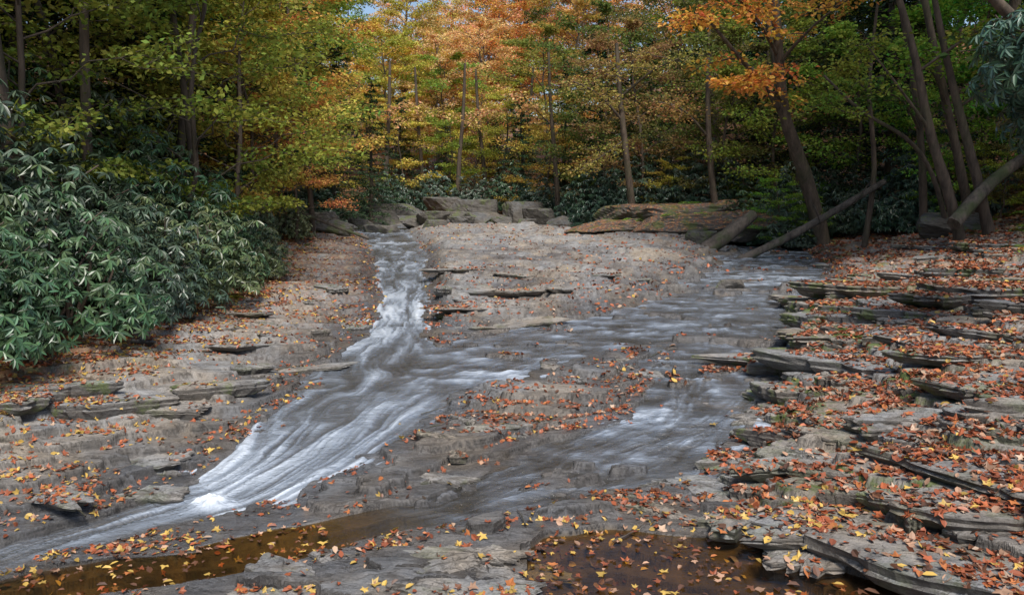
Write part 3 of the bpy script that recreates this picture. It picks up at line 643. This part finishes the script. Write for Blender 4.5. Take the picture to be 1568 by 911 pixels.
# overhanging rhododendron at the right edge
mb=MB()
for e2 in [(6.5,10.0,4.2),(6.9,9.5,3.7),(6.2,10.6,4.7),(7.2,10.6,4.4),(7.4,9.3,4.5)]:
    tube(mb,curve((8.9,10.2,1.0),e2,8,.08,.03),[.05,.012],6)
for c,rd,nw in [((6.5,10.0,4.1),(.85,1.1,.75),360),((6.9,10.2,3.4),(.6,1,.5),180),((7.5,9.8,5.1),(1.1,1.1,.6),200)]:
    v=rdir(nw);C=v*(RNG.random((nw,1))**.4)*np.array(rd)+np.array(c);whorls(mb,C,v+np.array([0,0,.7]))
obj('rhododendron_tree',mb.mesh('rhododendron_tree',[M_BARK,M_RHO]),color=(.055,.12,.065))
def log(name,path,r,stubs=()):
    mb=MB();P=smoothpath(path,4);tube(mb,P,[r,r*.9,r*.7],12,0,.05)
    for s in (0,-1):
        c=P[s];ring=mb.v[0].reshape(len(P),12,3)[s];V=np.vstack([ring,c[None]]);j=np.arange(12);F3=np.stack([j,(j+1)%12,np.full(12,12)],1);mb.add(V,F3,0,.5)
    for q in stubs:tube(mb,curve(*q,5,0,.02),[r*.25,r*.06],5)
    obj(name,mb.mesh(name,[M_LOG,M_LOG]))
log('fallen_log',[(7.9,28,.1),(9.3,28,.75),(10.8,28.1,1.55),(13.1,28.3,2.9)],.15,[((10.8,28,1.5),(10.2,27.6,2.4)),((12,28,2.2),(12.4,27.4,3.1))])
log('mossy_log',[(7.3,30.2,.35),(8.2,30.4,.9),(9.3,30.8,1.7)],.3)
log('fallen_log',[(12.7,23,1.6),(14.2,23.8,2.9),(16.5,24.5,4.2)],.2)
log('fallen_log',[(-8.5,31,1.9),(-6.8,31,1.2),(-5.6,31.2,.75)],.07,[((-7.6,31,1.6),(-6.3,30.6,1.5)),((-7.2,31,1.4),(-6,31,1.9)),((-8,31,1.8),(-7,30.4,2.2))])

# ------------------------------------------------------------------ boulders
def boulder(x,y,rx,ry,rz,name='boulder',seed=0,sink=.35,mat=None,z0=None,npl=9):
    mb=MB();nu_,nv=(72,40) if rx>1.7 else (44,24)
    th=np.linspace(0,2*np.pi,nu_,endpoint=False);ph=np.linspace(.02,np.pi-.02,nv)
    T,Pp=np.meshgrid(th,ph);X=np.sin(Pp)*np.cos(T);Y=np.sin(Pp)*np.sin(T);Zz=np.cos(Pp)
    rr=np.full(X.shape,9.)
    R2=np.random.default_rng(seed+5)
    for j in range(npl):
        d=R2.standard_normal(3)*np.array([1,1,.7]);d/=np.linalg.norm(d);c=X*d[0]+Y*d[1]+Zz*d[2];rr=np.minimum(rr,np.where(c>.2,R2.uniform(.6,1)/np.maximum(c,.2),9))
    rr=np.minimum(rr,np.where(Zz>.2,.8/np.maximum(Zz,.2),9))
    rr=np.minimum(rr,1.4)*(1+.05*vn(X*4+seed,Y*4+Zz*3,seed)+.04*vn(X*9,Y*9+Zz*9,seed))
    V=np.stack([X*rr*rx,Y*rr*ry,Zz*rr*rz],-1).reshape(-1,3)
    if mat is not None:
        V[:,:2]*=(1-.35*ss(-.05,-.45,V[:,2:3]/rz))      # undercut below the lip
        V[:,2]+=.10*V[:,0]*.5+.10*fbm(V[:,0]*.9+seed,V[:,1]*.9,3,seed)
    i=np.arange(nv-1)[:,None]*nu_;j=np.arange(nu_)[None];j2=(j+1)%nu_
    F=np.stack([i+j,i+nu_+j,i+nu_+j2,i+j2],-1).reshape(-1,4);mb.add(V,F,0,0,smooth=False)
    obj(name,mb.mesh(name,[mat or M_BOULD]),(x,y,(gz(x,y)+rz*(1-2*sink)) if z0 is None else z0),(0,0,random.gauss(0,.4) if mat is None else 0))
sd=1
for x,y,a,b,c in [(-8.2,36,1.1,.8,.55),(-9.4,37,1.0,.8,.65),(-6.9,41,.8,.7,.5),(-5.4,44,.9,.7,.5),(-4.2,43,.8,.6,.45),(-3.4,46,1.0,.8,.6),(-2.6,42,.7,.5,.35),(-8.8,44,1.2,.9,.8),(-1.5,47,1.3,.9,.7),(-2.2,51,1.6,1,1.1),(.6,50,1.5,1.1,1.1),(1.6,47,1.0,.8,.8),(-7,51,1.6,1,.9),(-3.9,39,.55,.4,.3),(7.4,31,.5,.45,.4),(5.2,19.2,.32,.25,.24),(14.6,26.2,.9,.8,.5),(-.6,44,.7,.6,.35),(3,44,1.2,.9,.6),(-4.6,48,.9,.7,.6),(-9.6,40,1.,.8,.8),(.9,45,.8,.6,.4),(3.4,48,1.4,1,1.),(-10,54,1.5,1,1.1),(-4.5,56,1.5,1,1.)]:
    boulder(x,y,a,b,c,'boulder',sd,sink=.3);sd+=1
for x,y,a,b,c,z in [(4.9,36.6,2.4,1.6,.5,.95),(7.3,35.2,2.7,1.6,.7,1.05),(9.6,34.2,1.8,1.4,.7,1.15),(7.6,37.6,3.0,1.8,.9,1.35)]:
    boulder(x,y,a,b,c,'rock_outcrop',sd+40,mat=M_OUT,z0=z,npl=7);sd+=1
for x,y,z in [(5.6,36.2,1.25),(7.0,35.0,1.5),(8.4,34.7,1.55),(6.4,37.0,1.85),(8.2,36.8,2.0),(9.5,34.2,1.6),(4.6,37.4,1.2)]:
    obj('fern',random.choice(FERN),(x,y,z),(0,0,random.random()*6),(1.2,)*3,BRG)
# ------------------------------------------------------------------ camera, light, sky
cam=bpy.data.cameras.new('camera');co=bpy.data.objects.new('camera',cam);scene.collection.objects.link(co)
co.location=(0,0,2.4);co.rotation_euler=(math.radians(90-7.26),0,0);cam.lens=28;cam.sensor_width=36;cam.clip_end=600;cam.clip_start=.05
scene.camera=co
el,az=math.radians(56),math.radians(165)   # azimuth measured clockwise from +Y
sun=bpy.data.lights.new('sun','SUN');so=bpy.data.objects.new('sun',sun);scene.collection.objects.link(so)
dirv=Vector((math.sin(az)*math.cos(el),math.cos(az)*math.cos(el),math.sin(el)))
so.rotation_euler=dirv.to_track_quat('Z','Y').to_euler();so.location=dirv*60
sun.energy=4.4;sun.angle=math.radians(20);sun.color=(1,.94,.86)
w=bpy.data.worlds.new('World');scene.world=w;w.use_nodes=True;nt=w.node_tree
sky=nt.nodes.new('ShaderNodeTexSky');sky.sky_type='NISHITA';sky.sun_disc=False;sky.sun_elevation=el;sky.sun_rotation=az
bg=nt.nodes['Background'];nt.links.new(sky.outputs[0],bg.inputs[0]);bg.inputs[1].default_value=.15
scene.view_settings.view_transform='Standard';scene.view_settings.look='None';scene.view_settings.exposure=0
print('done',time.time()-T0)
